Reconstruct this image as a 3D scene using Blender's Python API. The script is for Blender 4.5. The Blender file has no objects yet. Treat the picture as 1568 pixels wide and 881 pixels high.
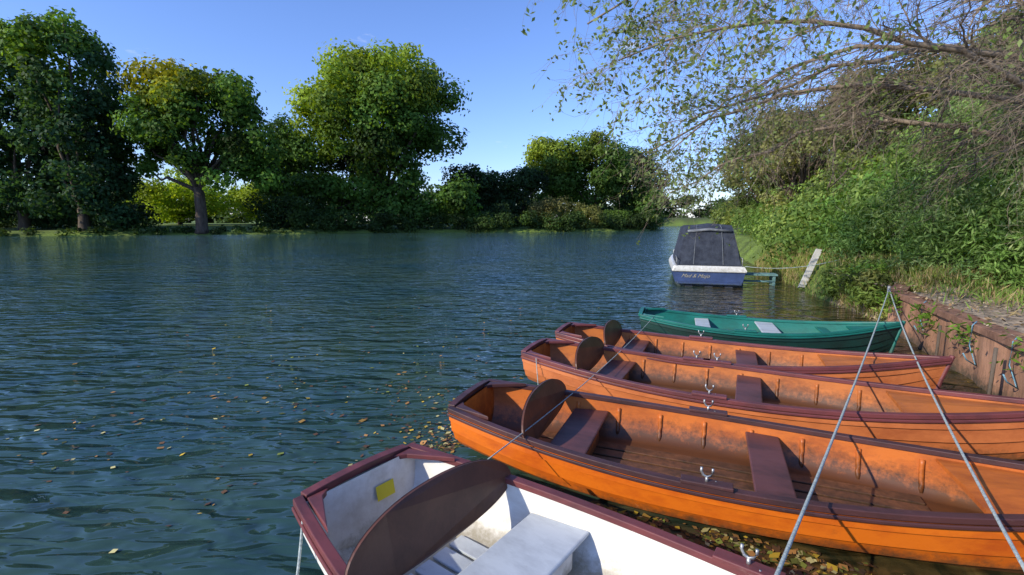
import bpy, math, numpy as np
from mathutils import Vector
R=np.random.default_rng(7)
S=bpy.context.scene
COL=S.collection
# ---------------------------------------------------------------- helpers
def link(o,parent=None):
    COL.objects.link(o)
    if parent is not None: o.parent=parent
    return o
def empty(name,loc=(0,0,0),rotz=0):
    e=bpy.data.objects.new(name,None); e.location=loc; e.rotation_euler=(0,0,rotz); e.empty_display_size=.2
    return link(e)
def mesh(name,v,f,mat=None,parent=None,smooth=False):
    me=bpy.data.meshes.new(name)
    me.from_pydata([tuple(map(float,p)) for p in v],[],[tuple(int(i) for i in q) for q in f]); me.update()
    if mat: me.materials.append(mat)
    if smooth: me.polygons.foreach_set('use_smooth',[True]*len(me.polygons))
    return link(bpy.data.objects.new(name,me),parent)
def quadmesh(name,V,F,mat,parent=None,col=None,smooth=False):
    V=np.asarray(V,np.float32);F=np.asarray(F,np.int32)
    me=bpy.data.meshes.new(name)
    me.vertices.add(len(V)); me.vertices.foreach_set('co',V.ravel())
    k=F.shape[1]
    me.loops.add(F.size); me.loops.foreach_set('vertex_index',F.ravel())
    me.polygons.add(len(F)); me.polygons.foreach_set('loop_start',np.arange(len(F),dtype=np.int32)*k)
    me.polygons.foreach_set('loop_total',np.full(len(F),k,np.int32))
    if smooth: me.polygons.foreach_set('use_smooth',np.ones(len(F),bool))
    me.update(calc_edges=True)
    me.materials.append(mat)
    if col is not None:
        a=me.color_attributes.new('Col','FLOAT_COLOR','POINT')
        c=np.ones((len(V),4),np.float32); c[:,:3]=col; a.data.foreach_set('color',c.ravel())
    return link(bpy.data.objects.new(name,me),parent)
class MB:
    def __init__(s): s.v=[];s.f=[]
    def add(s,v,f):
        o=len(s.v); s.v+= [tuple(p) for p in v]; s.f+=[tuple(i+o for i in q) for q in f]
    def box(s,x0,x1,y0,y1,z0,z1):
        s.add([(x0,y0,z0),(x1,y0,z0),(x1,y1,z0),(x0,y1,z0),(x0,y0,z1),(x1,y0,z1),(x1,y1,z1),(x0,y1,z1)],
              [(0,3,2,1),(4,5,6,7),(0,1,5,4),(1,2,6,5),(2,3,7,6),(3,0,4,7)])
    def loft(s,rings,closed=True,caps=True):
        n=len(rings[0]); v=[p for r in rings for p in r]; f=[]
        for i in range(len(rings)-1):
            for j in range(n if closed else n-1):
                k=(j+1)%n
                f.append((i*n+j,i*n+k,(i+1)*n+k,(i+1)*n+j))
        if caps and closed:
            f.append(tuple(range(n))[::-1]); f.append(tuple((len(rings)-1)*n+j for j in range(n)))
        s.add(v,f)
    def tube(s,pts,rad,n=6,caps=True):
        pts=[Vector(p) for p in pts]; rings=[]
        if not hasattr(rad,'__len__'): rad=[rad]*len(pts)
        for i,p in enumerate(pts):
            t=(pts[min(i+1,len(pts)-1)]-pts[max(i-1,0)])
            if t.length<1e-9: t=Vector((0,0,1))
            t.normalize()
            a=t.cross(Vector((0,0,1))) if abs(t.z)<.95 else t.cross(Vector((1,0,0)))
            a.normalize(); b=t.cross(a)
            rings.append([tuple(p+(a*math.cos(q)+b*math.sin(q))*rad[i]) for q in [2*math.pi*k/n for k in range(n)]])
        s.loft(rings,True,caps)
    def obj(s,name,mat,parent=None,smooth=False,bevel=0):
        o=mesh(name,s.v,s.f,mat,parent,smooth)
        if bevel:
            m=o.modifiers.new('b','BEVEL'); m.width=bevel; m.segments=2; m.limit_method='ANGLE'
        return o
def nm(name):
    m=bpy.data.materials.new(name); m.use_nodes=True
    nt=m.node_tree; b=nt.nodes['Principled BSDF']; return m,nt,b
def mat(name,c1,c2,scale=4,rough=.5,bump=.2,detail=6,spec=.4,coat=0,stretch=(1,1,1),lo=.35,hi=.65,metal=0,bd=.01,dirt=None):
    m,nt,b=nm(name); N=nt.nodes;L=nt.links
    tc=N.new('ShaderNodeTexCoord'); mp=N.new('ShaderNodeMapping'); mp.inputs['Scale'].default_value=stretch
    L.new(tc.outputs['Object'],mp.inputs[0])
    n=N.new('ShaderNodeTexNoise'); n.inputs['Scale'].default_value=scale; n.inputs['Detail'].default_value=detail; n.inputs['Roughness'].default_value=.68
    L.new(mp.outputs[0],n.inputs['Vector'])
    r=N.new('ShaderNodeValToRGB'); r.color_ramp.elements[0].position=lo; r.color_ramp.elements[1].position=hi
    r.color_ramp.elements[0].color=(*c1,1); r.color_ramp.elements[1].color=(*c2,1)
    L.new(n.outputs[0],r.inputs[0]); out=r.outputs[0]
    if dirt:   # fine scuffs and grime collecting low down
        n3=N.new('ShaderNodeTexNoise'); n3.inputs['Scale'].default_value=14; n3.inputs['Detail'].default_value=9; n3.inputs['Roughness'].default_value=.75
        L.new(tc.outputs['Object'],n3.inputs['Vector'])
        sx=N.new('ShaderNodeSeparateXYZ'); L.new(tc.outputs['Object'],sx.inputs[0])
        mr=N.new('ShaderNodeMapRange'); mr.inputs[1].default_value=dirt[1]; mr.inputs[2].default_value=dirt[2]; mr.inputs[3].default_value=.62; mr.inputs[4].default_value=0
        L.new(sx.outputs[2],mr.inputs[0])
        ad=N.new('ShaderNodeMath'); ad.operation='ADD'; L.new(mr.outputs[0],ad.inputs[0]); L.new(n3.outputs[0],ad.inputs[1])
        r3=N.new('ShaderNodeMapRange'); r3.inputs[1].default_value=.60; r3.inputs[2].default_value=.95; r3.inputs[4].default_value=.9; L.new(ad.outputs[0],r3.inputs[0])
        mx=N.new('ShaderNodeMixRGB'); mx.inputs[2].default_value=(*dirt[0],1)
        L.new(r3.outputs[0],mx.inputs[0]); L.new(out,mx.inputs[1]); out=mx.outputs[0]
    L.new(out,b.inputs['Base Color'])
    b.inputs['Specular IOR Level'].default_value=spec; b.inputs['Metallic'].default_value=metal
    rr=N.new('ShaderNodeMapRange'); rr.inputs[3].default_value=rough+.2; rr.inputs[4].default_value=rough-.05; L.new(n.outputs[0],rr.inputs[0]); L.new(rr.outputs[0],b.inputs['Roughness'])
    b.inputs['Coat Weight'].default_value=coat; b.inputs['Coat Roughness'].default_value=.2
    n2=N.new('ShaderNodeTexNoise'); n2.inputs['Scale'].default_value=scale*6; n2.inputs['Detail'].default_value=4
    L.new(mp.outputs[0],n2.inputs['Vector'])
    bu=N.new('ShaderNodeBump'); bu.inputs['Strength'].default_value=bump; bu.inputs['Distance'].default_value=bd
    L.new(n2.outputs[0],bu.inputs['Height']); L.new(bu.outputs[0],b.inputs['Normal'])
    return m
def leafmat(name,trans=.42,rough=.6,spec=.2):
    m,nt,b=nm(name);N=nt.nodes;L=nt.links
    a=N.new('ShaderNodeAttribute'); a.attribute_name='Col'
    L.new(a.outputs['Color'],b.inputs['Base Color']); b.inputs['Roughness'].default_value=rough; b.inputs['Specular IOR Level'].default_value=spec
    if trans:
        t=N.new('ShaderNodeBsdfTranslucent'); mx=N.new('ShaderNodeMixRGB'); mx.blend_type='MULTIPLY'; mx.inputs[0].default_value=1; mx.inputs[2].default_value=(1.6,1.4,.5,1)
        L.new(a.outputs['Color'],mx.inputs[1]); L.new(mx.outputs[0],t.inputs[0])
        s=N.new('ShaderNodeMixShader'); s.inputs[0].default_value=trans
        L.new(b.outputs[0],s.inputs[1]); L.new(t.outputs[0],s.inputs[2]); L.new(s.outputs[0],N['Material Output'].inputs[0])
    return m
def unit(a): return a/np.maximum(np.linalg.norm(a,axis=1,keepdims=True),1e-9)
def leaves(name,P,Nn,Ls,Ws,C,m,parent=None,bias=None):
    n=len(P); Nn=unit(Nn); t=R.normal(size=(n,3))
    if bias is not None: t=t+np.array(bias)
    t=unit(t-(t*Nn).sum(1,keepdims=True)*Nn); b=np.cross(Nn,t)
    Ls=np.broadcast_to(Ls,(n,))[:,None]; Ws=np.broadcast_to(Ws,(n,))[:,None]
    V=np.stack([P-t*Ls/2,P+b*Ws/2+t*Ls*.05,P+t*Ls/2,P-b*Ws/2+t*Ls*.05],1).reshape(-1,3)
    F=np.arange(n*4).reshape(n,4)
    return quadmesh(name,V,F,m,parent,np.repeat(C,4,0))
LEAF=leafmat('leaf_green'); LEAFD=leafmat('leaf_litter',.0,.6,.3)
BARK=mat('bark',(.05,.035,.025),(.13,.10,.075),3,.9,.6,stretch=(1,1,.25),bd=.05)
BARKL=mat('bark_pale',(.16,.12,.085),(.34,.27,.20),5,.85,.5,bd=.01)
# ---------------------------------------------------------------- camera / light
cam=bpy.data.cameras.new('camera'); co=link(bpy.data.objects.new('camera',cam)); S.camera=co
cam.lens=17; cam.sensor_width=36; cam.clip_end=5000; cam.clip_start=.05
co.location=(0,0,2.2); co.rotation_euler=(math.radians(90-7.885),0,0)
sd=Vector((-.78,-.46,.50)).normalized()
el=math.asin(sd.z); az=math.atan2(sd.x,sd.y)
sl=bpy.data.lights.new('sun','SUN'); sl.energy=5.0; sl.angle=math.radians(.5); sl.color=(1,.92,.77)
so=link(bpy.data.objects.new('sun',sl)); so.rotation_euler=sd.to_track_quat('Z','Y').to_euler(); so.location=(-20,-10,30)
w=bpy.data.worlds.new('World'); S.world=w; w.use_nodes=True; nt=w.node_tree; N=nt.nodes; L=nt.links
bg=N['Background']; sky=N.new('ShaderNodeTexSky'); sky.sky_type='NISHITA'; sky.sun_disc=False
sky.sun_elevation=el; sky.sun_rotation=az; sky.air_density=1.1; sky.dust_density=.3; sky.ozone_density=4
bg.inputs[1].default_value=.15
hs=N.new('ShaderNodeMixRGB'); hs.blend_type='MULTIPLY'; hs.inputs[0].default_value=1; hs.inputs[2].default_value=(1.12,1.20,1.62,1)
tc=N.new('ShaderNodeTexCoord'); cm=N.new('ShaderNodeMapping'); cm.inputs['Scale'].default_value=(5,5,16)
cn=N.new('ShaderNodeTexNoise'); cn.inputs['Scale'].default_value=2.1; cn.inputs['Detail'].default_value=8
cr=N.new('ShaderNodeValToRGB'); cr.color_ramp.elements[0].position=.67; cr.color_ramp.elements[1].position=.88
mix=N.new('ShaderNodeMixRGB'); mix.inputs[2].default_value=(7,7.3,7.8,1)
L.new(tc.outputs['Generated'],cm.inputs[0]); L.new(cm.outputs[0],cn.inputs['Vector']); L.new(cn.outputs[0],cr.inputs[0])
L.new(sky.outputs[0],hs.inputs[1])
L.new(cr.outputs[0],mix.inputs[0]); L.new(hs.outputs[0],mix.inputs[1]); L.new(mix.outputs[0],bg.inputs[0])
S.view_settings.view_transform='Standard'; S.view_settings.look='None'; S.view_settings.exposure=0
# ---------------------------------------------------------------- terrain
far=[(-400,15),(-120,58),(-72,67),(-42,78),(-20,88),(0,92),(15,97),(30,106),(38,125),(62,200)]
near=[(82,200),(51,125),(42,105),(24,60),(12.5,26),(8.6,14),(8.0,11),(7.75,9.8),(5.85,5.3),(5.2,2.5),(4.8,-1),(3,-20),(-400,-80)]
poly=np.array(far+near,float)
def sdist(X,Y):
    p=np.stack([X.ravel(),Y.ravel()],1); best=np.full(len(p),1e9); seg=np.zeros(len(p),int); ins=np.zeros(len(p),bool)
    n=len(poly)
    for i in range(n):
        a=poly[i]; b=poly[(i+1)%n]; d=b-a
        t=np.clip(((p-a)@d)/(d@d),0,1); q=a+t[:,None]*d; r=np.linalg.norm(p-q,axis=1)
        k=r<best; best[k]=r[k]; seg[k]=i
        c=((a[1]>p[:,1])!=(b[1]>p[:,1])) & (p[:,0]<(b[0]-a[0])*(p[:,1]-a[1])/(b[1]-a[1]+1e-12)+a[0])
        ins^=c
    return np.where(ins,-best,best).reshape(X.shape),seg.reshape(X.shape)
def sm(x): x=np.clip(x,0,1); return x*x*(3-2*x)
nf=len(far)
def height(X,Y):
    d,seg=sdist(X,Y)
    wall=(seg>=nf+7)&(seg<=nf+9)
    right=(seg>=nf-1)
    h=np.where(wall,-.8+1.58*sm((d-.03)/.2), np.where(right,-.3+1.15*sm(d/1.4+.15),-.3+.95*sm(d/2.5+.2)))
    rise=np.where(right,2.6*sm((d-3)/6),.8*sm((d-4)/30))
    h=h+np.where(d>0,rise,0)
    h=np.where(d<-.5,-1.0,np.where(d<0,np.minimum(h,-.3),h))
    return h,d,right
ar=np.arange
gx=np.concatenate([[-2500,-1200,-700,-400,-250,-180],ar(-140,-10,2.),ar(-10,3,1.),ar(3,11,.12),ar(11,40,.8),ar(40,150,3.),[160,200,300,600,1200,2500]])
gy=np.concatenate([[-2500,-800,-200,-60,-20,-8],ar(-4,14,.14),ar(14,40,.8),ar(40,130,1.5),ar(130,320,8.),[350,500,900,1500,3000]])
GX,GY=np.meshgrid(gx,gy); H,D,RT=height(GX,GY)
nearz=(D>0)&(D<12)
H=H+np.where(nearz,R.normal(size=H.shape)*.012,0)
V=np.stack([GX,GY,H],2).reshape(-1,3)
ny,nx=GX.shape; i=ar(ny-1)[:,None]*nx+ar(nx-1)[None,:]
F=np.stack([i,i+1,i+nx+1,i+nx],2).reshape(-1,4)
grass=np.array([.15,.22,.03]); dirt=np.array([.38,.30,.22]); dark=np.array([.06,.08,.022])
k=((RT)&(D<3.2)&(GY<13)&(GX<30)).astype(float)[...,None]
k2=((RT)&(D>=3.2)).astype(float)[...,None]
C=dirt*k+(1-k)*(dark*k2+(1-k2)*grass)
C=C*(1+.25*R.normal(size=H.shape)[...,None]).clip(.5,1.6)
gm,nt,b=nm('ground_soil_and_grass');N=nt.nodes;L=nt.links
a=N.new('ShaderNodeAttribute');a.attribute_name='Col';n=N.new('ShaderNodeTexNoise');n.inputs['Scale'].default_value=9;n.inputs['Detail'].default_value=8
tc=N.new('ShaderNodeTexCoord');L.new(tc.outputs['Object'],n.inputs['Vector'])
r=N.new('ShaderNodeValToRGB');r.color_ramp.elements[0].position=.3;r.color_ramp.elements[0].color=(.4,.38,.35,1);r.color_ramp.elements[1].position=.7;r.color_ramp.elements[1].color=(1.2,1.2,1.2,1)
mx=N.new('ShaderNodeMixRGB');mx.blend_type='MULTIPLY';mx.inputs[0].default_value=1
L.new(n.outputs[0],r.inputs[0]);L.new(a.outputs['Color'],mx.inputs[1]);L.new(r.outputs[0],mx.inputs[2]);L.new(mx.outputs[0],b.inputs['Base Color'])
b.inputs['Roughness'].default_value=.95;bu=N.new('ShaderNodeBump');bu.inputs['Strength'].default_value=.8;bu.inputs['Distance'].default_value=.04
L.new(n.outputs[0],bu.inputs['Height']);L.new(bu.outputs[0],b.inputs['Normal'])
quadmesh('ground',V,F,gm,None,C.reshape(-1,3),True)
# ---------------------------------------------------------------- water
wm,nt,b=nm('river_water');N=nt.nodes;L=nt.links
tc=N.new('ShaderNodeTexCoord')
def noise(scale,st,det,rot=0,dist=.4):
    mp=N.new('ShaderNodeMapping');mp.inputs['Scale'].default_value=st;mp.inputs['Rotation'].default_value=(0,0,rot)
    n=N.new('ShaderNodeTexNoise');n.inputs['Scale'].default_value=scale;n.inputs['Detail'].default_value=det;n.inputs['Roughness'].default_value=.5;n.inputs['Distortion'].default_value=dist
    L.new(tc.outputs['Object'],mp.inputs[0]);L.new(mp.outputs[0],n.inputs['Vector']);return n
n1=noise(1.6,(.55,1.35,1),1.5,.45,.9);n2=noise(4.4,(.5,1.5,1),1.5,.25,.8);n3=noise(.3,(1,1,1),2)
ma=N.new('ShaderNodeMath');ma.operation='MULTIPLY_ADD';ma.inputs[1].default_value=.36
L.new(n2.outputs[0],ma.inputs[0]);L.new(n1.outputs[0],ma.inputs[2])
# gust patches: calmer and rougher areas
ng=noise(.12,(1,1,1),2,0,.5); gr=N.new('ShaderNodeMapRange'); gr.inputs[1].default_value=.35; gr.inputs[2].default_value=.65; gr.inputs[3].default_value=.10; gr.inputs[4].default_value=.22
L.new(ng.outputs[0],gr.inputs[0])
bu=N.new('ShaderNodeBump');bu.inputs['Strength'].default_value=1;L.new(gr.outputs[0],bu.inputs['Distance'])
L.new(ma.outputs[0],bu.inputs['Height']);L.new(bu.outputs[0],b.inputs['Normal'])
r=N.new('ShaderNodeValToRGB');r.color_ramp.elements[0].position=.3;r.color_ramp.elements[1].position=.7;r.color_ramp.elements[0].color=(.018,.056,.060,1);r.color_ramp.elements[1].color=(.040,.074,.046,1)
L.new(n3.outputs[0],r.inputs[0])
sx=N.new('ShaderNodeSeparateXYZ');L.new(tc.outputs['Object'],sx.inputs[0])
m1=N.new('ShaderNodeMath');m1.operation='MULTIPLY_ADD';m1.inputs[1].default_value=-.43;L.new(sx.outputs[1],m1.inputs[0]);L.new(sx.outputs[0],m1.inputs[2])
mr=N.new('ShaderNodeMapRange');mr.inputs[1].default_value=-2.2;mr.inputs[2].default_value=.5;L.new(m1.outputs[0],mr.inputs[0])
nb=noise(3.5,(1,1,1),7,0,1.2)
rb=N.new('ShaderNodeValToRGB');rb.color_ramp.elements[0].position=.38;rb.color_ramp.elements[0].color=(.016,.018,.008,1);rb.color_ramp.elements[1].position=.68;rb.color_ramp.elements[1].color=(.11,.07,.022,1)
L.new(nb.outputs[0],rb.inputs[0])
mx=N.new('ShaderNodeMixRGB');L.new(mr.outputs[0],mx.inputs[0]);L.new(r.outputs[0],mx.inputs[1]);L.new(rb.outputs[0],mx.inputs[2]);L.new(mx.outputs[0],b.inputs['Base Color'])
b.inputs['Roughness'].default_value=.04;b.inputs['IOR'].default_value=1.333;b.inputs['Specular IOR Level'].default_value=.7
mesh('river_water',[(-2400,-2400,0),(2400,-2400,0),(2400,320,0),(-2400,320,0)],[(0,1,2,3)],wm)
# ---------------------------------------------------------------- trees
def lobes(c,rad,nl,lr,up=.2):
    u=R.normal(size=(nl,3)); u[:,2]+=up; u=unit(u)
    r=R.uniform(.2,1.08,nl)**.45
    c=np.array(c)+u*np.array(rad)*r[:,None]*.88
    return c,lr*R.uniform(.45,1.35,nl)
def foliage(lc,lr,per,base,var=.25,yel=None,yelf=None,squash=.8,zmin=.3):
    PP=[];NN=[];CC=[]
    base=np.array(base); lm=np.mean(lr)
    for c,r in zip(lc,lr):
        n=int(per*(r/lm)**2)
        w=unit(R.normal(size=(n,3))); ph=R.uniform(0,6,3)
        wob=1+.25*np.sin(w[:,0]*5+ph[0])*np.sin(w[:,1]*5+ph[1])+.18*np.sin(w[:,2]*9+ph[2])
        P=c+w*(r*wob*R.uniform(.5,1.1,n)**.7)[:,None]*[1,1,squash]
        PP.append(P); NN.append(w*1.0+R.normal(size=(n,3))*.45+[0,0,.2])
        b=base
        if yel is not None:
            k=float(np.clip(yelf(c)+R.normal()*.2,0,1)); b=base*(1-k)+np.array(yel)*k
        CC.append(b*(1+var*R.normal())*(1+.22*R.normal(size=(n,1))))
    P=np.concatenate(PP);Nn=np.concatenate(NN);C=np.concatenate(CC).clip(.004,.6)
    k=P[:,2]>zmin
    return P[k],Nn[k],C[k]
def tree(name,x,y,crown_c,rads,nl,lr,per,base,yel=None,yelf=None,leaf=.55,tr=.6,limbs=14,extra=None,lean=0):
    z0=float(height(np.array([[x]],float),np.array([[y]],float))[0][0,0])-.1
    e=empty(name,(0,0,0))
    lc,lrr=lobes((x+lean,y,crown_c),rads,nl,lr)
    if extra is not None:
        lc=np.concatenate([lc,np.array([q[:3] for q in extra],float)]); lrr=np.concatenate([lrr,[q[3] for q in extra]])
    P,Nn,C=foliage(lc,lrr,per,base,yel=yel,yelf=yelf)
    leaves('foliage',P,Nn,R.uniform(.7,1.2,len(P))*leaf,R.uniform(.5,.9,len(P))*leaf,C,LEAF,e)
    m=MB(); fz=z0+max(2.0,(crown_c-rads[2])*.75)
    m.tube([(x,y,z0-.3),(x,y,z0+.5),(x+.1,y,(z0+fz)/2),(x+lean*.2,y,fz)],[tr*1.5,tr*1.1,tr,tr*.9],8)
    idx=R.permutation(len(lc))[:limbs]
    for i in idx:
        t=lc[i]; s=np.array([x+lean*.2,y,fz-R.uniform(0,1)]); mid=s*.5+t*.5+R.normal(size=3)*.6+[0,0,.6]
        m.tube([s,s*.75+mid*.25+[0,0,.3],mid,mid*.5+t*.5+R.normal(size=3)*.4,t],[tr*.5,tr*.42,tr*.3,tr*.2,tr*.08],5)
    m.obj('trunk_and_limbs',BARK,e,True)
    return e
G1=(.070,.140,.028); GD=(.034,.068,.022)
leftup_sunlit=lambda cx,cz,sc:(lambda c:.25+((c[2]-cz)-.5*(c[0]-cx))/sc)  # autumn yellow weighted to upper-left lobes, painting the sunlit side into leaf colour
for (x,y,h,rw) in [(-88,74,30,7),(-76,76,31,6.6),(-64.5,73.5,31.5,7.4)]:
    ex=[]
    for z in np.arange(3,h-1,1.4):
        rr=rw*(1-max(0,(z-h*.66)/(h*.40))**1.8)*(1 if z>6 else .9)*(1+.12*math.sin(z*1.1+x))
        for a in R.uniform(0,2*math.pi,6): ex.append((x+math.cos(a)*rr*.68,y+math.sin(a)*rr*.68,z+R.uniform(-.6,.6),R.uniform(1.2,2.5)))
    tree('cypress_tree',x,y,h*.55,(rw*.5,rw*.5,h*.40),14,2.0,200,(.038,.092,.036),yel=(.14,.25,.025),yelf=lambda c,x=x:(c[2]-18)/14-.1*(c[0]-x),leaf=.62,tr=.7,limbs=8,extra=ex)  # tops and left lobes coloured brighter to stand in for sunlight
tree('plane_tree',-49,77,18,(11,8,8.8),64,2.6,400,(.080,.160,.024),yel=(.40,.39,.02),yelf=leftup_sunlit(-50,21,9),leaf=.6,tr=.8,limbs=26,
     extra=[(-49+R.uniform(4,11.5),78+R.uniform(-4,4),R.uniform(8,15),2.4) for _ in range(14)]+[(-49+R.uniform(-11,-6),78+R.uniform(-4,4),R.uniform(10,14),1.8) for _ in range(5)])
tree('plane_tree',-25,97,22,(17.5,12,14.3),120,3.3,430,(.082,.165,.028),yel=(.24,.32,.03),yelf=leftup_sunlit(-26,22,16),leaf=.7,tr=1.0,limbs=20,
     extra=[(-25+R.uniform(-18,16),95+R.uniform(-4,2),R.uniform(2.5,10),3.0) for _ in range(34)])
tree('oak_tree',-45,99,13,(8,6,9.5),44,2.6,300,G1,leaf=.6)
tree('oak_tree',-36,108,11,(10,6,9),44,2.7,260,GD,leaf=.6)
tree('oak_tree',-9,109,8,(8,6,6.5),40,2.4,280,GD,tr=.5,leaf=.6)
tree('oak_tree',1.5,113,8,(7,6,7.5),38,2.3,280,GD,tr=.5,leaf=.6)
tree('oak_tree',9,122,13.5,(7.5,6,9),46,2.5,320,(.09,.165,.03),yel=(.26,.33,.04),yelf=leftup_sunlit(9,15,8),leaf=.65)
tree('oak_tree',21,122,14.5,(9.5,7,10.5),60,2.7,320,(.085,.16,.028),yel=(.24,.31,.04),yelf=leftup_sunlit(21,19,10),leaf=.65)
tree('oak_tree',36.5,143,12.5,(9.5,7,11),54,2.7,300,GD,leaf=.7)
tree('oak_tree',33,122,7,(5,5,6),26,2.2,260,G1,tr=.4)
tree('maple_tree',-68,100,7.0,(11,5,5.0),36,2.2,260,(.30,.42,.03),tr=.4)  # both maples: backlit glow put into the bright yellow-green leaf colour
tree('maple_tree',-54,108,7,(9,5,5),34,2.2,260,(.26,.36,.03),tr=.4)
fb=np.array(far[1:9],float); LC=[];LR=[]
for i in range(len(fb)-1):
    a,b_=fb[i],fb[i+1]; Ls=np.linalg.norm(b_-a)
    for _ in range(int(Ls*1.6)):
        t=R.uniform(); p=a+(b_-a)*t; nn=np.array([-(b_-a)[1],(b_-a)[0]])/Ls
        tall = .8 if p[0]<-36 else 2.8
        r=R.uniform(.5,1.0)*(1 if tall==.8 else 1.9)
        q=p+nn*R.uniform(.3,3.5)
        LC.append((q[0],q[1],R.uniform(.3,tall*1.1)));LR.append(r)
P,Nn,C=foliage(np.array(LC),np.array(LR),120,(.050,.090,.020),zmin=.02)
leaves('riverside_shrubs',P,Nn,.4,.28,C,LEAF)
for (x,y,r,c) in [(8,103,4.2,(.21,.20,.07)),(15,104,3.8,(.19,.20,.06)),(22,107,3.0,(.12,.20,.035)),(-2,99,3.4,(.04,.07,.022))]:
    lc,lr=lobes((x,y,r*.75),(r*1.1,r*.8,r*.8),22,r*.36)
    P,Nn,C=foliage(lc,lr,240,c,zmin=.02); leaves('willow_bush',P,Nn,.4,.2,C,LEAF)
LC=[];LR=[]
for x in np.arange(-190,200,3.4):
    y=135+abs(x)*.1+(60 if x>28 else 0)+(14 if x>60 else 0)
    for _ in range(5):
        hh=R.uniform(1,10 if x<25 else 12); LC.append((x+R.uniform(-3,3),y+R.uniform(-4,4)+(8 if x>50 else 0),hh));LR.append(R.uniform(2.4,3.8))
P,Nn,C=foliage(np.array(LC),np.array(LR),120,(.065,.11,.032),zmin=.2)
leaves('distant_woodland',P,Nn,1.1,.8,C,LEAF)
LC=[];LR=[]
for _ in range(90):
    x=R.uniform(-120,-66); LC.append((x,84+R.uniform(-2,6)+(-(x+60))*-.05,R.uniform(.8,8)));LR.append(R.uniform(1.6,2.6))
for _ in range(34):
    x=R.uniform(-46,-34); LC.append((x,86+R.uniform(0,4),R.uniform(.8,6)));LR.append(R.uniform(1.6,2.4))
P,Nn,C=foliage(np.array(LC),np.array(LR),160,(.040,.075,.022),zmin=.2)
leaves('holly_thicket',P,Nn,.5,.35,C,LEAF)
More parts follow.
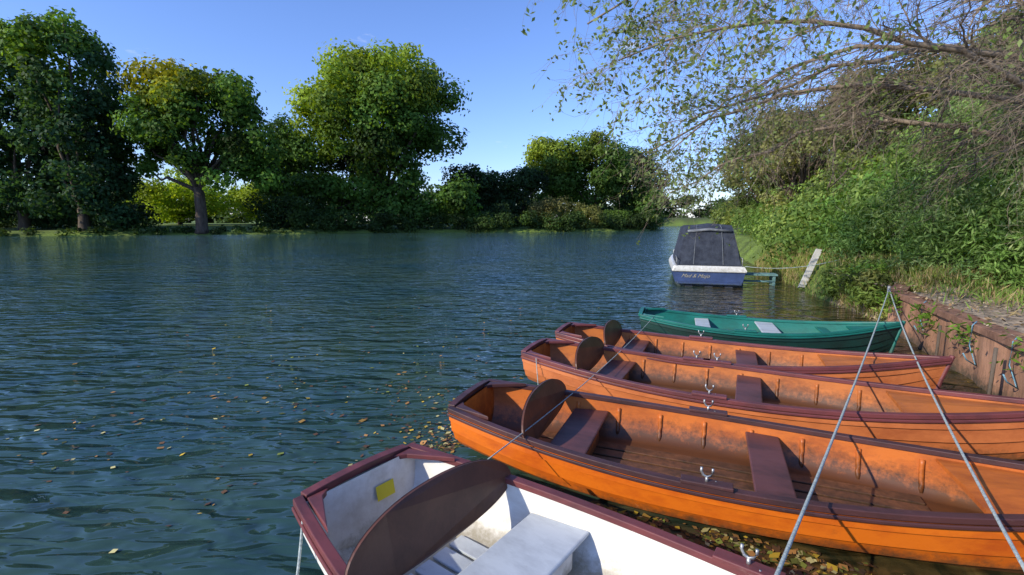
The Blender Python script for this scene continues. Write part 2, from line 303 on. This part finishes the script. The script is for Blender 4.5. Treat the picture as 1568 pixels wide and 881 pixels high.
# ---------------------------------------------------------------- boats
def hullparams(L_,bw,sh=1.0):
    def b(s): return bw*((1-((s-.38)/.62)**2.1) if s>.38 else (1-.40*((.38-s)/.38)**2))+.012
    def zg(s): return (.37+.14*((.5-s)/.5)**2) if s<.5 else (.37+.20*((s-.5)/.5)**2)
    def zk(s): return -.10+(.17*((.35-s)/.35)**2 if s<.35 else 0)+(.2*((s-.8)/.2)**2 if s>.8 else 0)
    return b,zg,zk
def boat(name,stern,ang,L_,bw,cols,seatback=True,ribs=True,thw=None,deck=.74):
    e=empty(name,(stern[0],stern[1],0),ang)
    b,zg,zk=hullparams(L_,bw); ns=56
    ss=[i/(ns-1) for i in range(ns)]
    def sec(s,p,off=0,zmin=None):
        y=(b(s)-off)*(1-p**3.0)*(1-.10*p); z=zg(s)+(zk(s)-zg(s))*math.sin(p*math.pi/2)
        if zmin is not None: z=max(z,zmin)
        return max(y,0),z
    ph=[]
    for k in range(6): ph+=[k/6,(k+.93)/6]
    ph.append(1.0)
    def xo(s,z): return s*L_ - .12*z*(1-s)**8 + (.25*(z-.3)*s**14)
    rings=[]
    for s in ss:
        r=[]
        for p in ph:
            y,z=sec(s,p); o=.018*((p*6)%1.0) if p<1 else 0
            r.append((xo(s,z),-(y+o*min(1,(b(s)/.2))),z))
        r2=[(x,-y,z) for x,y,z in r[::-1][1:]]
        rings.append(r+r2)
    m=MB(); m.loft(rings,False); m.add(rings[0],[tuple(range(len(rings[0])))]); m.obj('hull',cols['hull'],e)
    pi=[0,.12,.25,.38,.5,.62,.74,.86,1.0]; rings=[]
    for s in ss:
        if s>.985: continue
        s2=max(s,.008); r=[]
        for p in pi:
            y,z=sec(s2,p,.028,.055); r.append((xo(s2,z)+(.02 if s<.01 else 0),-y,z))
        rings.append(r+[(x,-y,z) for x,y,z in r[::-1][1:]])
    m=MB(); m.loft(rings,False); m.add(rings[0],[tuple(range(len(rings[0])))[::-1]]); m.obj('inner_lining',cols['inner'],e,True)
    m=MB()
    for sg in (1,-1):
        rings=[];r2=[]
        for s in ss:
            y=b(s);z=zg(s);x=xo(s,z);i_=min(.045,y)
            rings.append([(x,sg*(y-i_),z-.03),(x,sg*(y+.020),z-.03),(x,sg*(y+.020),z+.014),(x,sg*(y-i_),z+.014)])
            r2.append([(x,sg*(y+.012),z-.065),(x,sg*(y+.030),z-.06),(x,sg*(y+.030),z-.034),(x,sg*(y+.012),z-.034)])
        m.loft(rings); m.loft(r2)
    z=zg(0);x=xo(0,z)
    y=b(0)
    rings=[]
    for q in np.linspace(-1,1,9):
        zz=z+.012+.02*(1-q*q)
        rings.append([(x-.03,q*(y-.047),zz-.045),(x+.04,q*(y-.047),zz-.045),(x+.04,q*(y-.047),zz+.006),(x-.03,q*(y-.047),zz+.006)])
    m.loft(rings)
    for sg in (1,-1):
        y1=b(.065)
        tri=[(x+.045,sg*(y-.048)),(x+.045,sg*(y-.20)),(x+.10,sg*(y-.12)),(.36,sg*(y1-.043))]
        v=[(a,c,z-.03) for a,c in tri]+[(a,c,z+.006) for a,c in tri]
        m.add(v,[(0,1,2,3),(4,7,6,5),(0,4,5,1),(1,5,6,2),(2,6,7,3),(3,7,4,0)])
    m.tube([(xo(1,.0)-.01,0,-.1),(xo(1,.3)+.0,0,.3),(xo(1,.60)+.01,0,.60)],.03,6)
    m.obj('gunwale',cols['rail'],e,False,.006)
    if ribs:
        m=MB()
        for sx in np.arange(.5,L_*.74,.40):
            s=sx/L_
            for sg in (1,-1):
                pts=[]
                for p in np.linspace(.10,.80,15):
                    y,z=sec(s,p,.032)
                    if z<.06: break
                    pts.append((xo(s,z),sg*y,z))
                if len(pts)>2: m.tube(pts,[.020]*(len(pts)-1)+[.012],6)
        m.obj('ribs',cols['inner'],e,True)
    m=MB()
    for q in (-.30,-.15,0,.15,.30):
        m.box(.55,L_*.72,q-.06,q+.06,.06,.078)
    m.obj('bottom_boards',cols['board'],e,False,.004)
    def thwart(x0,x1,z,mt,nmn,box=None):
        m=MB(); s0,s1=x0/L_,x1/L_
        def inner(s,z):
            best=0
            for p in np.linspace(0,1,60):
                y,zz=sec(s,p,.03)
                if zz>=z: best=y
            return best
        a,c=inner(s0,z)-.005,inner(s1,z)-.005
        v=[(x0,-a,z-.03),(x1,-c,z-.03),(x1,c,z-.03),(x0,a,z-.03),(x0,-a,z),(x1,-c,z),(x1,c,z),(x0,a,z)]
        m.add(v,[(0,3,2,1),(4,5,6,7),(0,1,5,4),(1,2,6,5),(2,3,7,6),(3,0,4,7)]); m.obj(nmn,mt,e,False,.012)
        if box:
            m=MB(); w_=min(a,c)*box; m.box(x0+.03,x1-.03,-w_,w_,.08,z-.031); m.obj(nmn+'_locker',cols['inner'],e,False,.02)
    for k,(x0,x1,z,mt,bx) in enumerate(thw): thwart(x0,x1,z,mt,'seat_%d'%(k+1),bx)
    m=MB();rings=[]
    for s in np.linspace(deck,.985,12):
        y=max(b(s)-.043,.004);z=zg(s)-.05
        rings.append([(xo(s,z),-y,z-.02),(xo(s,z),y,z-.02),(xo(s,z),y,z),(xo(s,z),0,z+.02),(xo(s,z),-y,z)])
    m.loft(rings);m.obj('fore_deck',cols['inner'],e)
    if seatback:
        m=MB(); xs=.80; W=b(xs/L_)+.01; zc=zg(xs/L_)+.015; fr=[];bk=[]
        for a in np.linspace(0,2*math.pi,49)[:-1]:
            c,s_=math.cos(a),math.sin(a)
            yy=W*np.sign(c)*abs(c)**.9; zz=(.215 if s_>0 else .17)*np.sign(s_)*abs(s_)**.95
            xx=xs-.06-.22*zz-.05*(1-(yy/W)**2)
            fr.append((xx-.010,yy,zc+zz));bk.append((xx+.010,yy,zc+zz))
        n=len(fr); m.add(fr+bk,[tuple(range(n)),tuple(range(n,2*n))[::-1]]+[(i,(i+1)%n,n+(i+1)%n,n+i) for i in range(n)])
        m.obj('seat_backrest',cols['back'],e,False,.004)
    m=MB(); mb=MB(); xs=2.25*L_/5.4; s=xs/L_
    for sg in (1,-1):
        y=sg*(b(s)-.012);z=zg(s)+.014
        mb.box(xs-.17,xs+.17,min(y-.045,y+.045),max(y-.045,y+.045),z+.001,z+.028)
        m.tube([(xs,y,z+.02),(xs,y,z+.06)],.011,8)
        m.tube([(xs-.036,y,z+.125),(xs-.038,y,z+.10),(xs-.024,y,z+.07),(xs,y,z+.06),(xs+.024,y,z+.07),(xs+.038,y,z+.10),(xs+.036,y,z+.125)],.009,8)
        m.tube([(xs+.05,y,z-.05),(xs+.06,y-sg*.02,z+.03)],.006,6)
    m.obj('rowlocks',cols['metal'],e,True); mb.obj('rowlock_blocks',cols['rail'],e,False,.006)
    return e,b,zg
METAL=mat('galvanised',(.35,.35,.34),(.55,.55,.53),12,.4,.3,metal=.8)
def weather(name,c,dk,dirt=None,**k): return mat(name,dk,c,3.2,k.get('rough',.45),.3,9,.4,k.get('coat',.1),lo=.34,hi=.56,bd=.004,dirt=dirt,stretch=k.get('st',(.6,1.4,1.4)))
DI=((.055,.026,.012),.03,.32); DH=((.10,.055,.025),-.02,.16); DL=((.05,.03,.022),-.1,.05)
ORH=weather('orange_varnish',(.68,.155,.010),(.48,.085,.008),DH,coat=.5,rough=.28)
ORI=weather('orange_lining',(.56,.145,.020),(.34,.078,.014),DI,coat=.2)
ORI2=weather('orange_lining_faded',(.50,.150,.030),(.29,.080,.020),DI)
ORH2=weather('orange_hull_faded',(.56,.17,.05),(.38,.10,.028),DH,coat=.3)
RAIL=weather('maroon_rail',(.085,.032,.030),(.036,.018,.018),((.20,.14,.11),-.6,-.3))
RAILP=weather('plum_rail',(.17,.045,.045),(.085,.028,.030),((.26,.15,.13),-.6,-.3))
BACK=weather('brown_backrest',(.125,.050,.030),(.085,.034,.022),rough=.35)
WHI=weather('white_lining',(.80,.78,.72),(.62,.58,.50),((.33,.29,.20),.0,.2),rough=.35)
GRY=weather('grey_seat',(.50,.54,.57),(.36,.39,.42),((.22,.22,.2),-.2,.1))
TEAL=weather('teal_paint',(.008,.155,.125),(.006,.10,.08),((.05,.06,.04),.02,.2))
TEALD=weather('dark_green_hull',(.006,.040,.032),(.006,.02,.016),DL)
SEAT=weather('maroon_seat',(.125,.045,.040),(.06,.026,.024),((.16,.10,.08),-.2,.1))
BRD=weather('bottom_board',(.20,.08,.035),(.08,.04,.022),((.03,.02,.012),.0,.14))
def cols(h,i,r,bd): return dict(hull=h,inner=i,rail=r,board=bd,back=BACK,metal=METAL)
T=[(.86,1.20,.29,SEAT,.55),(2.45,2.72,.28,SEAT,None)]
BO=[((-1,3.08),-37,5.4,.74),((-.36,4.57),-22.3,5.1,.69),((.36,6.40),-26,5.3,.67),((.88,7.52),-23.5,4.7,.65),((2.5,8.95),-19,3.95,.66)]
def bo(i): s,a,l,w_=BO[i]; return s,math.radians(a),l,w_
A,bA,zA=boat('rowing_boat',*bo(0),cols(WHI,WHI,RAILP,GRY),thw=[(.95,1.36,.27,GRY,.85),(2.45,2.75,.29,GRY,None)],ribs=False)
boat('rowing_boat',*bo(1),cols(ORH,ORI,RAIL,BRD),thw=T)
boat('rowing_boat',*bo(2),cols(ORH2,ORI2,RAILP,BRD),thw=T)
boat('rowing_boat',*bo(3),cols(ORH2,ORI2,RAILP,BRD),thw=T)
boat('rowing_boat',*bo(4),cols(TEALD,TEAL,TEAL,TEALD),seatback=False,ribs=False,thw=[(.9,1.15,.33,GRY,.5),(1.95,2.25,.33,GRY,.5),(2.9,3.05,.34,TEAL,None)],deck=.84)
m=MB();m.add([(.052,.06,.28),(.052,.21,.28),(.032,.21,.38),(.032,.06,.38)],[(0,1,2,3)]);m.obj('licence_sticker',mat('sticker_yellow',(.75,.60,.02),(.8,.66,.04),3,.5),A)
# ---------------------------------------------------------------- ropes
ROPE=mat('rope',(.22,.27,.26),(.50,.56,.53),60,.9,.8,bd=.003)
ROPEB=mat('blue_rope',(.12,.28,.38),(.25,.45,.55),60,.9,.8,bd=.003)
def rope(name,a,b_,sag,r,m_=None,parent=None):
    a=np.array(a,float);b_=np.array(b_,float);pts=[]
    for t in np.linspace(0,1,30):
        p=a+(b_-a)*t; p[2]-=sag*4*t*(1-t); pts.append(p)
    m=MB();m.tube(pts,r,6);return m.obj(name,m_ or ROPE,parent,True)
rope('mooring_rope',(7.68,9.75,.83),(1.02,1.80,.55),.12,.010)
rope('mooring_rope',(7.68,9.75,.83),(2.35,1.95,.55),.16,.010)
rope('mooring_rope',(2.54,8.5,.50),(-.18,3.22,.52),.09,.005)
rope('mooring_rope',(-1.22,2.62,.50),(-1.15,2.2,.05),.05,.008)
rope('mooring_rope',(.30,5.85,.50),(.34,5.75,.02),.02,.006)
# ---------------------------------------------------------------- retaining wall
RUST=mat('rusty_steel',(.13,.065,.04),(.44,.23,.14),2.5,.85,.6,8,stretch=(1,1,.35),lo=.3,hi=.65,bd=.02,dirt=((.05,.045,.03),-.1,.25))
RUSTC=mat('rusty_cap',(.14,.07,.045),(.32,.17,.11),4,.8,.5,8,bd=.01)
wp=[(4.8,-1.2),(5.2,2.5),(5.85,5.3),(7.75,9.8),(8.5,10.6)]
e=empty('retaining_wall')
pts=[]
for i in range(len(wp)-1):
    a=np.array(wp[i]);c=np.array(wp[i+1]);n=int(np.linalg.norm(c-a)/.25)
    for k in range(n): pts.append(a+(c-a)*k/n)
pts.append(np.array(wp[-1]))
m=MB();mc=MB();rings=[];rc=[]
for i,p in enumerate(pts):
    t=pts[min(i+1,len(pts)-1)]-pts[max(i-1,0)];t=t/np.linalg.norm(t);nr=np.array([t[1],-t[0]])
    o=(.045 if (i//2)%2 else 0)
    q=p+nr*o; bk=p+nr*.26
    rings.append([(q[0],q[1],-.6),(q[0],q[1],.70),(bk[0],bk[1],.70),(bk[0],bk[1],-.6)])
    f_=p-nr*.035; wz=R.normal()*.006
    rc.append([(f_[0],f_[1],.70),(f_[0],f_[1],.80+wz),(bk[0],bk[1],.80+wz),(bk[0],bk[1],.703)])
m.loft(rings);m.obj('piling',RUST,e);mc.loft(rc);mc.obj('capping',RUSTC,e,False,.008)
for (x,y,h_) in [(5.75,5.6,.70),(6.5,7.2,.62)]:
    m=MB();m.tube([(x,y,-.5),(x+.01,y,h_)],.020,8);m.obj('mooring_post',BARK,e,True)
for (x,y) in [(5.98,5.6),(6.35,6.5),(7.1,8.2)]:
    m=MB();pp=[(x+.02,y,.83),(x-.06,y-.03,.78),(x-.09,y-.05,.5),(x-.06,y-.15,.25),(x-.25,y-.2,.35),(x-.35,y-.25,.45)];m.tube(pp,.009,6);m.obj('mooring_line',ROPEB,e,True)
m=MB();m.tube([(7.68,9.75,.6),(7.68,9.75,.88)],.03,8);m.obj('mooring_stake',METAL,e,True)
# ---------------------------------------------------------------- cabin cruiser
e=empty('cabin_cruiser',(6.62,16.2,0),math.radians(-16)); e.scale=(1,1,.95)
WHB=mat('white_gelcoat',(.55,.55,.53),(.72,.72,.69),3,.35,.1,coat=.3,dirt=((.3,.28,.22),.2,.8))
BLUE=mat('blue_gelcoat',(.030,.05,.12),(.05,.08,.19),3,.3,.1,coat=.2,dirt=((.06,.075,.06),0,.2))
CANV=mat('navy_canvas',(.020,.025,.040),(.045,.055,.08),4,.85,.5,bd=.02)
def hb(y): return 1.14*(1-max(0,(y-3.2)/3.0)**2.2)
m=MB();mw=MB();rings=[];rw=[]
for y in np.linspace(0,6.1,20):
    w_=max(hb(y),.03);zt=.50+.05*max(0,y-2);yy=y
    rings.append([(-w_*.7,yy,-.2),(-w_*.92,yy,.08),(-w_,yy,zt-.0),(w_,yy,zt),(w_*.92,yy,.08),(w_*.7,yy,-.2)])
    rw.append([(-w_-.04,yy-.05,zt+.003),(-w_-.04,yy-.05,zt+.08),(-w_+.03,yy,zt+.22),(w_-.03,yy,zt+.22),(w_+.04,yy-.05,zt+.08),(w_+.04,yy-.05,zt+.003)])
m.loft(rings);m.obj('hull',BLUE,e);mw.loft(rw);mw.obj('topsides',WHB,e,False,.03)
m=MB();m.box(-1.0,1.0,-.30,-.01,.10,.17)
m.obj('swim_platform',BLUE,e,False,.01)
m=MB()
for x in (-.75,-.12,.5): m.box(x,x+.25,-.2,-.005,-.15,.097)
m.obj('platform_brackets',CANV,e)
m=MB()
prof=[(0.10,.80,.98),(.28,1.50,.88),(.45,2.05,.76),(1.2,2.2,.80),(2.3,2.12,.84),(3.0,1.5,.92),(3.5,1.0,.96)]
rings=[]
for (y,zt,w_) in prof:
    sg_=.05*math.sin(y*5)
    rings.append([(-1.03,y,.735),(-(1.03+w_)/2-.02,y,(zt+.74)/2),(-w_,y,zt-.06 if zt>1 else zt),(-w_*.5,y,zt-.03+sg_),(0,y,zt+.02),(w_*.5,y,zt-.03-sg_),(w_,y,zt-.06 if zt>1 else zt),((1.03+w_)/2+.02,y,(zt+.74)/2),(1.03,y,.735)])
m.loft(rings,False);m.add(rings[0],[tuple(range(9))]);m.obj('canopy',CANV,e)
m=MB()
for x in (-.45,.42): m.tube([(x*1.08,.09,.76),(x*1.0,.265,1.50),(x*.9,.44,2.06),(x*.85,.8,2.16)],.010,5)
m.obj('canopy_seams',mat('seam',(.10,.11,.13),(.2,.22,.24),5,.7),e)
m=MB()
m.tube([(-.70,.40,1.93),(0,.37,2.0),(.70,.40,1.93)],.05,8)
m.obj('canopy_flap',mat('grey_canvas',(.10,.11,.13),(.22,.24,.27),5,.8),e,True)
m=MB()
for x in (-1.03,1.03):
    m.tube([(x,.0,.72),(x,.0,1.0),(x,.9,1.02),(x,.9,.72)],.014,6)
m.obj('stern_rails',METAL,e,True)
m=MB();m.box(-.95,.95,3.6,5.2,.76,1.0);m.obj('cabin_top',WHB,e,False,.06)
tx=bpy.data.curves.new('boat_name','FONT');tx.body='Mad & Mojo';tx.size=.18;tx.shear=.5;tx.extrude=.002;tx.align_x='CENTER';tx.materials.append(WHB)
to=bpy.data.objects.new('boat_name',tx);to.location=(-.42,-.012,.30);to.rotation_euler=(math.pi/2,0,0);link(to,e)
e=empty('landing_stage',(8.45,16.6,0),math.radians(-14))
TB=mat('teal_timber',(.08,.17,.17),(.18,.32,.31),6,.8,.4)
m=MB();m.box(-.55,.6,-.25,.25,.34,.40)
for x in (-.5,.5): m.box(x-.04,x+.04,-.22,-.14,-.4,.34);m.box(x-.04,x+.04,.14,.22,-.4,.34)
m.box(-.5,.5,-.21,-.16,.12,.18);m.obj('deck_and_legs',TB,e)
m=MB();m.add([(9.10,15.2,.12),(9.30,15.2,.10),(10.20,15.9,1.25),(10.00,15.9,1.29),(9.10,15.26,.08),(9.30,15.26,.06),(10.20,15.96,1.21),(10.0,15.96,1.25)],[(0,1,2,3),(4,7,6,5),(0,4,5,1),(1,5,6,2),(2,6,7,3),(3,7,4,0)])
m.obj('gangplank',mat('weathered_plank',(.48,.46,.43),(.68,.66,.63),6,.9,.4))
rope('mooring_rope',(7.7,15.9,.70),(10.2,15.0,1.0),.15,.012)
# ---------------------------------------------------------------- right bank vegetation
def facex(y): return np.interp(y,[4,7,9,14,20,30,60,110],[9.6,9.3,9.3,9.9,12.3,16.2,27,46])
def clear(x,y): return 12.2<y<17.5 and x<10.6
LC=[];LR=[]
for _ in range(200):
    y=R.uniform(5,16); o=R.uniform(0,5.5); x=facex(y)+o
    if clear(x,y): continue
    z=1.0+o*1.12+R.uniform(-.5,.9)+ (.3 if y<10 else 0)
    LC.append((x,y,z));LR.append(R.uniform(.45,1.05))
P,Nn,C=foliage(np.array(LC),np.array(LR),1100,(.17,.30,.070),var=.18,yel=(.36,.44,.20),yelf=lambda c:.3,squash=.9)
leaves('willow_thicket',P,Nn,R.uniform(.10,.2,len(P)),.036,C,LEAF,None,bias=(-.5,-.3,.6))
LC=[];LR=[]
for _ in range(210):
    y=R.uniform(14,48); o=R.uniform(0,5)*(y/18); x=facex(y)-.6+o
    if clear(x,y): continue
    z=.7+o*.8+R.uniform(-.3,1.2); LC.append((x,y,z));LR.append(R.uniform(.7,1.6))
P,Nn,C=foliage(np.array(LC),np.array(LR),440,(.12,.24,.045),var=.22,yel=(.32,.36,.10),yelf=lambda c:.25)
leaves('bank_shrubs',P,Nn,R.uniform(.16,.32,len(P)),.09,C,LEAF)
LC=[];LR=[]
for _ in range(150):
    y=R.uniform(48,200); o=R.uniform(0,14); x=facex(min(y,110))+(max(0,y-110))*.42+o+1
    z=R.uniform(.5,7); LC.append((x,y,z));LR.append(R.uniform(1.6,2.6))
P,Nn,C=foliage(np.array(LC),np.array(LR),220,(.10,.16,.035),var=.2,yel=(.28,.28,.06),yelf=lambda c:.25)
leaves('far_bank_trees',P,Nn,.55,.38,C,LEAF)
tree('willow_tree',17.2,29,5.6,(3.8,4,3.4),50,.95,380,(.20,.24,.07),leaf=.20,tr=.2,limbs=40,yel=(.32,.29,.12),yelf=lambda c:.35)
tree('willow_tree',16.5,20,6,(3.6,4,3.0),56,.85,440,(.19,.26,.065),leaf=.17,tr=.2,limbs=50,yel=(.32,.30,.12),yelf=lambda c:.35)
tree('willow_tree',23,44,7,(4.5,5,4.5),50,1.4,380,(.14,.18,.05),leaf=.3,tr=.3,limbs=26)
tree('ash_tree',18,13,8.2,(5.5,5,4.2),90,1.1,480,(.16,.28,.05),leaf=.18,tr=.3,limbs=40,yel=(.30,.34,.10),yelf=lambda c:.3)
tree('ash_tree',17,8,8.8,(4.5,4,3.6),60,1.0,480,(.16,.28,.05),leaf=.16,tr=.3,limbs=40,yel=(.30,.34,.10),yelf=lambda c:.3)
LC=[];LR=[]
for _ in range(60):
    y=R.uniform(9.9,13.5); x=np.interp(y,[9.2,11,15],[7.8,8.2,9.1])+R.uniform(0,1.6)
    LC.append((x,y,.55+R.uniform(-.35,.3)+(x-8)*.1));LR.append(R.uniform(.2,.42))
P,Nn,C=foliage(np.array(LC),np.array(LR),240,(.18,.29,.05),var=.3,yel=(.36,.32,.12),yelf=lambda c:.3,zmin=.03)
leaves('nettles',P,Nn,R.uniform(.1,.18,len(P)),.05,C,LEAF)
n=15000; y=R.uniform(9.8,24,n); x=np.interp(y,[9,11,14,24],[7.8,8.1,8.7,12.0])+R.uniform(0,2.8,n)**1.1
z=height(x[None],y[None])[0][0]+R.uniform(0,.25,n)
k=(z>.0)&~((y>12.5)&(y<16.5)&(x<10.4)&(R.uniform(size=n)<.8))
P=np.stack([x,y,z],1)[k];n=len(P)
Nn=R.normal(size=(n,3));Nn[:,2]*=.2
dry=(R.uniform(size=(n,1))<.45)
Cc=np.where(dry,np.array([[.44,.35,.18]]),np.array([[.22,.28,.07]]))*(1+.3*R.normal(size=(n,1))).clip(.4,1.8)
leaves('long_grass',P,Nn,R.uniform(.22,.5,n),.02,Cc,LEAF,None,bias=(0,0,3))
# tufts scattered at the back edge of the path
n=2600; y=R.uniform(4,12,n); x=facex(y)-R.exponential(.5,n)
z=height(x[None],y[None])[0][0]+R.uniform(0,.18,n)
P=np.stack([x,y,z],1); Nn=R.normal(size=(n,3));Nn[:,2]*=.3
dry=(R.uniform(size=(n,1))<.35)
Cc=np.where(dry,np.array([[.42,.33,.17]]),np.array([[.18,.28,.06]]))*(1+.3*R.normal(size=(n,1))).clip(.4,1.8)
leaves('path_edge_grass',P,Nn,R.uniform(.12,.34,n),.022,Cc,LEAF,None,bias=(0,0,2))
PP=[]
for (x,y,nn_) in [(6.3,6.6,70),(6.85,7.9,110),(5.9,5.35,60),(7.5,9.4,160)]:
    PP.append(np.array([x,y,.62])+R.normal(size=(nn_,3))*[.1,.16,.12])
P=np.concatenate(PP);Cc=np.array([.13,.24,.03])*(1+.3*R.normal(size=(len(P),1))).clip(.4,1.8)
leaves('wall_weeds',P,R.normal(size=P.shape)+[0,0,.5],.12,.035,Cc,LEAF)
# ---------------------------------------------------------------- overhanging tree
segs_t=MB(); LP=[]
def polyres(pts,n):
    pts=np.array(pts,float);d=np.r_[0,np.cumsum(np.linalg.norm(np.diff(pts,axis=0),axis=1))]
    t=np.linspace(0,d[-1],n*4+1); q=np.stack([np.interp(t,d,pts[:,k]) for k in range(3)],1)
    for _ in range(8): q[1:-1]=(q[:-2]+q[1:-1]*2+q[2:])/4
    return q[::4]
def grow(p,d,length,r,depth):
    n=max(4,int(length/.15)) if depth<3 else 5
    st=length/n; pts=[p.copy()];d=d/np.linalg.norm(d)
    for i in range(n):
        d=d+R.normal(size=3)*.2+np.array([-.01,0,-.05 if depth<3 else -.07]);d/=np.linalg.norm(d)
        p=p+d*st;pts.append(p.copy())
    rad=np.linspace(r,r*.35,len(pts))
    segs_t.tube(pts,list(rad),5 if depth<2 else 3,False)
    if depth>=2:
        for q in pts[2:]:
            lp=np.clip((6.5-q[0])/6,.08,.75)*.40
            if R.uniform()<lp:
                for _ in range(R.integers(1,4)): LP.append(q+R.normal(size=3)*.04)
    if depth<3:
        nc={1:11,2:5}[depth]
        for _ in range(nc):
            k=R.integers(1,len(pts)-1)
            dd=(pts[k+1]-pts[k]);dd/=np.linalg.norm(dd)
            q=R.normal(size=3);q-=q@dd*dd;q/=np.linalg.norm(q)
            grow(pts[k].copy(),dd*.75+q*.8+np.array([-.10,0,-.12]),length*R.uniform(.35,.65),max(rad[k]*.55,.0028),depth+1)
limbs=[[(12,8.2,2.8),(10.2,8,3.7),(8.6,8,4.1),(6.9,8,4.9),(5,8,5.3),(3.2,8,5.2),(1.7,8,4.7)],
[(12,8.5,4.2),(10,8.5,5.4),(8,8.5,6.3),(5.5,8.3,6.8),(3,8.2,6.3),(1.2,8.2,5.3)],
[(12,9,3.4),(10,9.2,4.1),(8.5,9.5,4.6),(6.5,10,4.9),(4.5,10.2,4.4),(2.8,10.3,3.6)],
[(12,8,3.2),(10.5,7.5,4.2),(9,7,5),(6.5,6.5,5.7),(4,6.3,5.6),(2.1,6.3,5.1)],
[(12,10,4.4),(10.5,10.5,5.4),(9,11,6),(7,12,6),(5.2,12.5,5.0),(3.7,12.5,3.7)],
[(12,8,5.2),(9,7,7),(6,6.5,7.4),(3.2,6.8,6.9)],
[(12,9,5),(9.5,10,7),(7,10.5,7.6),(4.5,10.5,7.2),(2.6,10.4,6.2)],
[(12,8,2.9),(10,7.2,3.6),(8,6.6,4.2),(6.5,6.2,4.9)],
[(12,10,3.2),(10.5,11,4.1),(9,11.5,4.5),(7.3,12,4.4),(5.6,12.3,3.7),(4.0,12.5,2.9)],
[(12,9,4),(9,9,5),(7,9,5.2),(5,9,4.7),(3.2,9,4.0)]]
for lb in limbs:
    q=polyres(lb,14); q[1:-1]+=R.normal(size=(len(q)-2,3))*.05
    rad=np.linspace(.08,.014,len(q)); segs_t.tube(q,list(rad),7,False)
    for _ in range(26):
        k=R.integers(2,len(q)-1); dd=q[k]-q[k-1];dd/=np.linalg.norm(dd)
        s=R.normal(size=3);s-=s@dd*dd;s/=np.linalg.norm(s)
        grow(q[k]+R.uniform()*(q[k-1]-q[k]),dd*.8+s*.7+np.array([-.1,0,-.08]),R.uniform(.9,2.2),max(rad[k]*.4,.006),1)
e=empty('overhanging_alder_tree')
segs_t.tube([(12.3,8.6,.5),(12.2,8.6,2),(12,8.5,3.4),(12,8.6,5.2)],[.34,.28,.24,.18],9)
segs_t.obj('trunk_and_branches',BARKL,e,True)
P=np.array(LP)
Cc=np.array([.21,.28,.10])*(1+.25*R.normal(size=(len(P),1))).clip(.4,1.8)
leaves('foliage',P,R.normal(size=P.shape)+[0,0,.6],R.uniform(.06,.12,len(P)),.05,Cc,LEAF,e)
# ---------------------------------------------------------------- fallen leaves
PP=[];BR=[]
def put(a,bright): PP.append(a); BR.append(np.full(len(a),bright))
put(np.stack([R.uniform(-.4,4.6,4200),R.uniform(1.6,4.1,4200)],1),.9)
cl=np.stack([R.uniform(.0,4.4,60),R.uniform(1.8,3.6,60)],1)
for c_ in cl: put(c_+R.normal(size=(60,2))*.13,1.1)
put(np.array([-.70,4.30])+R.normal(size=(560,2))*[.24,.46],1.3)
put(np.stack([R.uniform(-1.5,.4,200),R.uniform(3.4,6.2,200)],1),1.4)
for _ in range(60):
    c_=np.array([R.uniform(-5,.4),R.uniform(2.0,8)]); put(c_+R.normal(size=(R.integers(2,9),2))*R.uniform(.1,.5),1.6)
put(np.stack([R.uniform(-7,3,260),R.uniform(2,13,260)],1),1.5)
put(np.stack([R.uniform(2.5,7.2,500),R.uniform(3.4,9,500)],1),.8)
P2=np.concatenate(PP);BR=np.concatenate(BR); d,_=sdist(P2[:,0],P2[:,1]); kk=d<-.02; P2=P2[kk];BR=BR[kk]
def inboat(P,st,ang,L_,bw):
    c_,s_=math.cos(ang),math.sin(ang); q=P-np.array(st); x=q[:,0]*c_+q[:,1]*s_; y=-q[:,0]*s_+q[:,1]*c_
    return (x>-.1)&(x<L_)&(np.abs(y)<bw*.86)
for i in range(5):
    st,a_,l_,bw=bo(i); kk=~inboat(P2,st,a_,l_,bw); P2=P2[kk];BR=BR[kk]
n=len(P2); P=np.c_[P2,np.full(n,.006)+R.uniform(0,.006,n)]
pal=np.array([[.44,.30,.03],[.26,.15,.03],[.34,.17,.05],[.14,.07,.03],[.15,.18,.03],[.50,.44,.18],[.08,.05,.03],[.06,.04,.02],[.09,.10,.02],[.10,.05,.025]])
Cc=pal[R.integers(0,10,n)]*(R.uniform(.5,1.0,n)*BR)[:,None]
sz=R.lognormal(-3.1,.38,n).clip(.02,.12)
leaves('floating_leaves',P,np.c_[R.normal(size=(n,2))*.12,np.ones(n)],sz,sz*R.uniform(.4,.95,n),Cc,LEAFD)
n=5200; x=R.uniform(5,10.5,n);y=R.uniform(2.5,13,n); h_,d,_=height(x[None],y[None]); k=(d[0]>.02)
z=np.maximum(h_[0],.8)[k]+.02; P=np.c_[x[k],y[k],z];n=len(P)
pal=np.array([[.35,.25,.14],[.25,.16,.08],[.45,.36,.24],[.15,.10,.06],[.14,.16,.04]])
sz=R.uniform(.04,.10,n)
leaves('leaf_litter',P,np.c_[R.normal(size=(n,2))*.35,np.ones(n)],sz,sz*.5,pal[R.integers(0,5,n)],LEAFD)
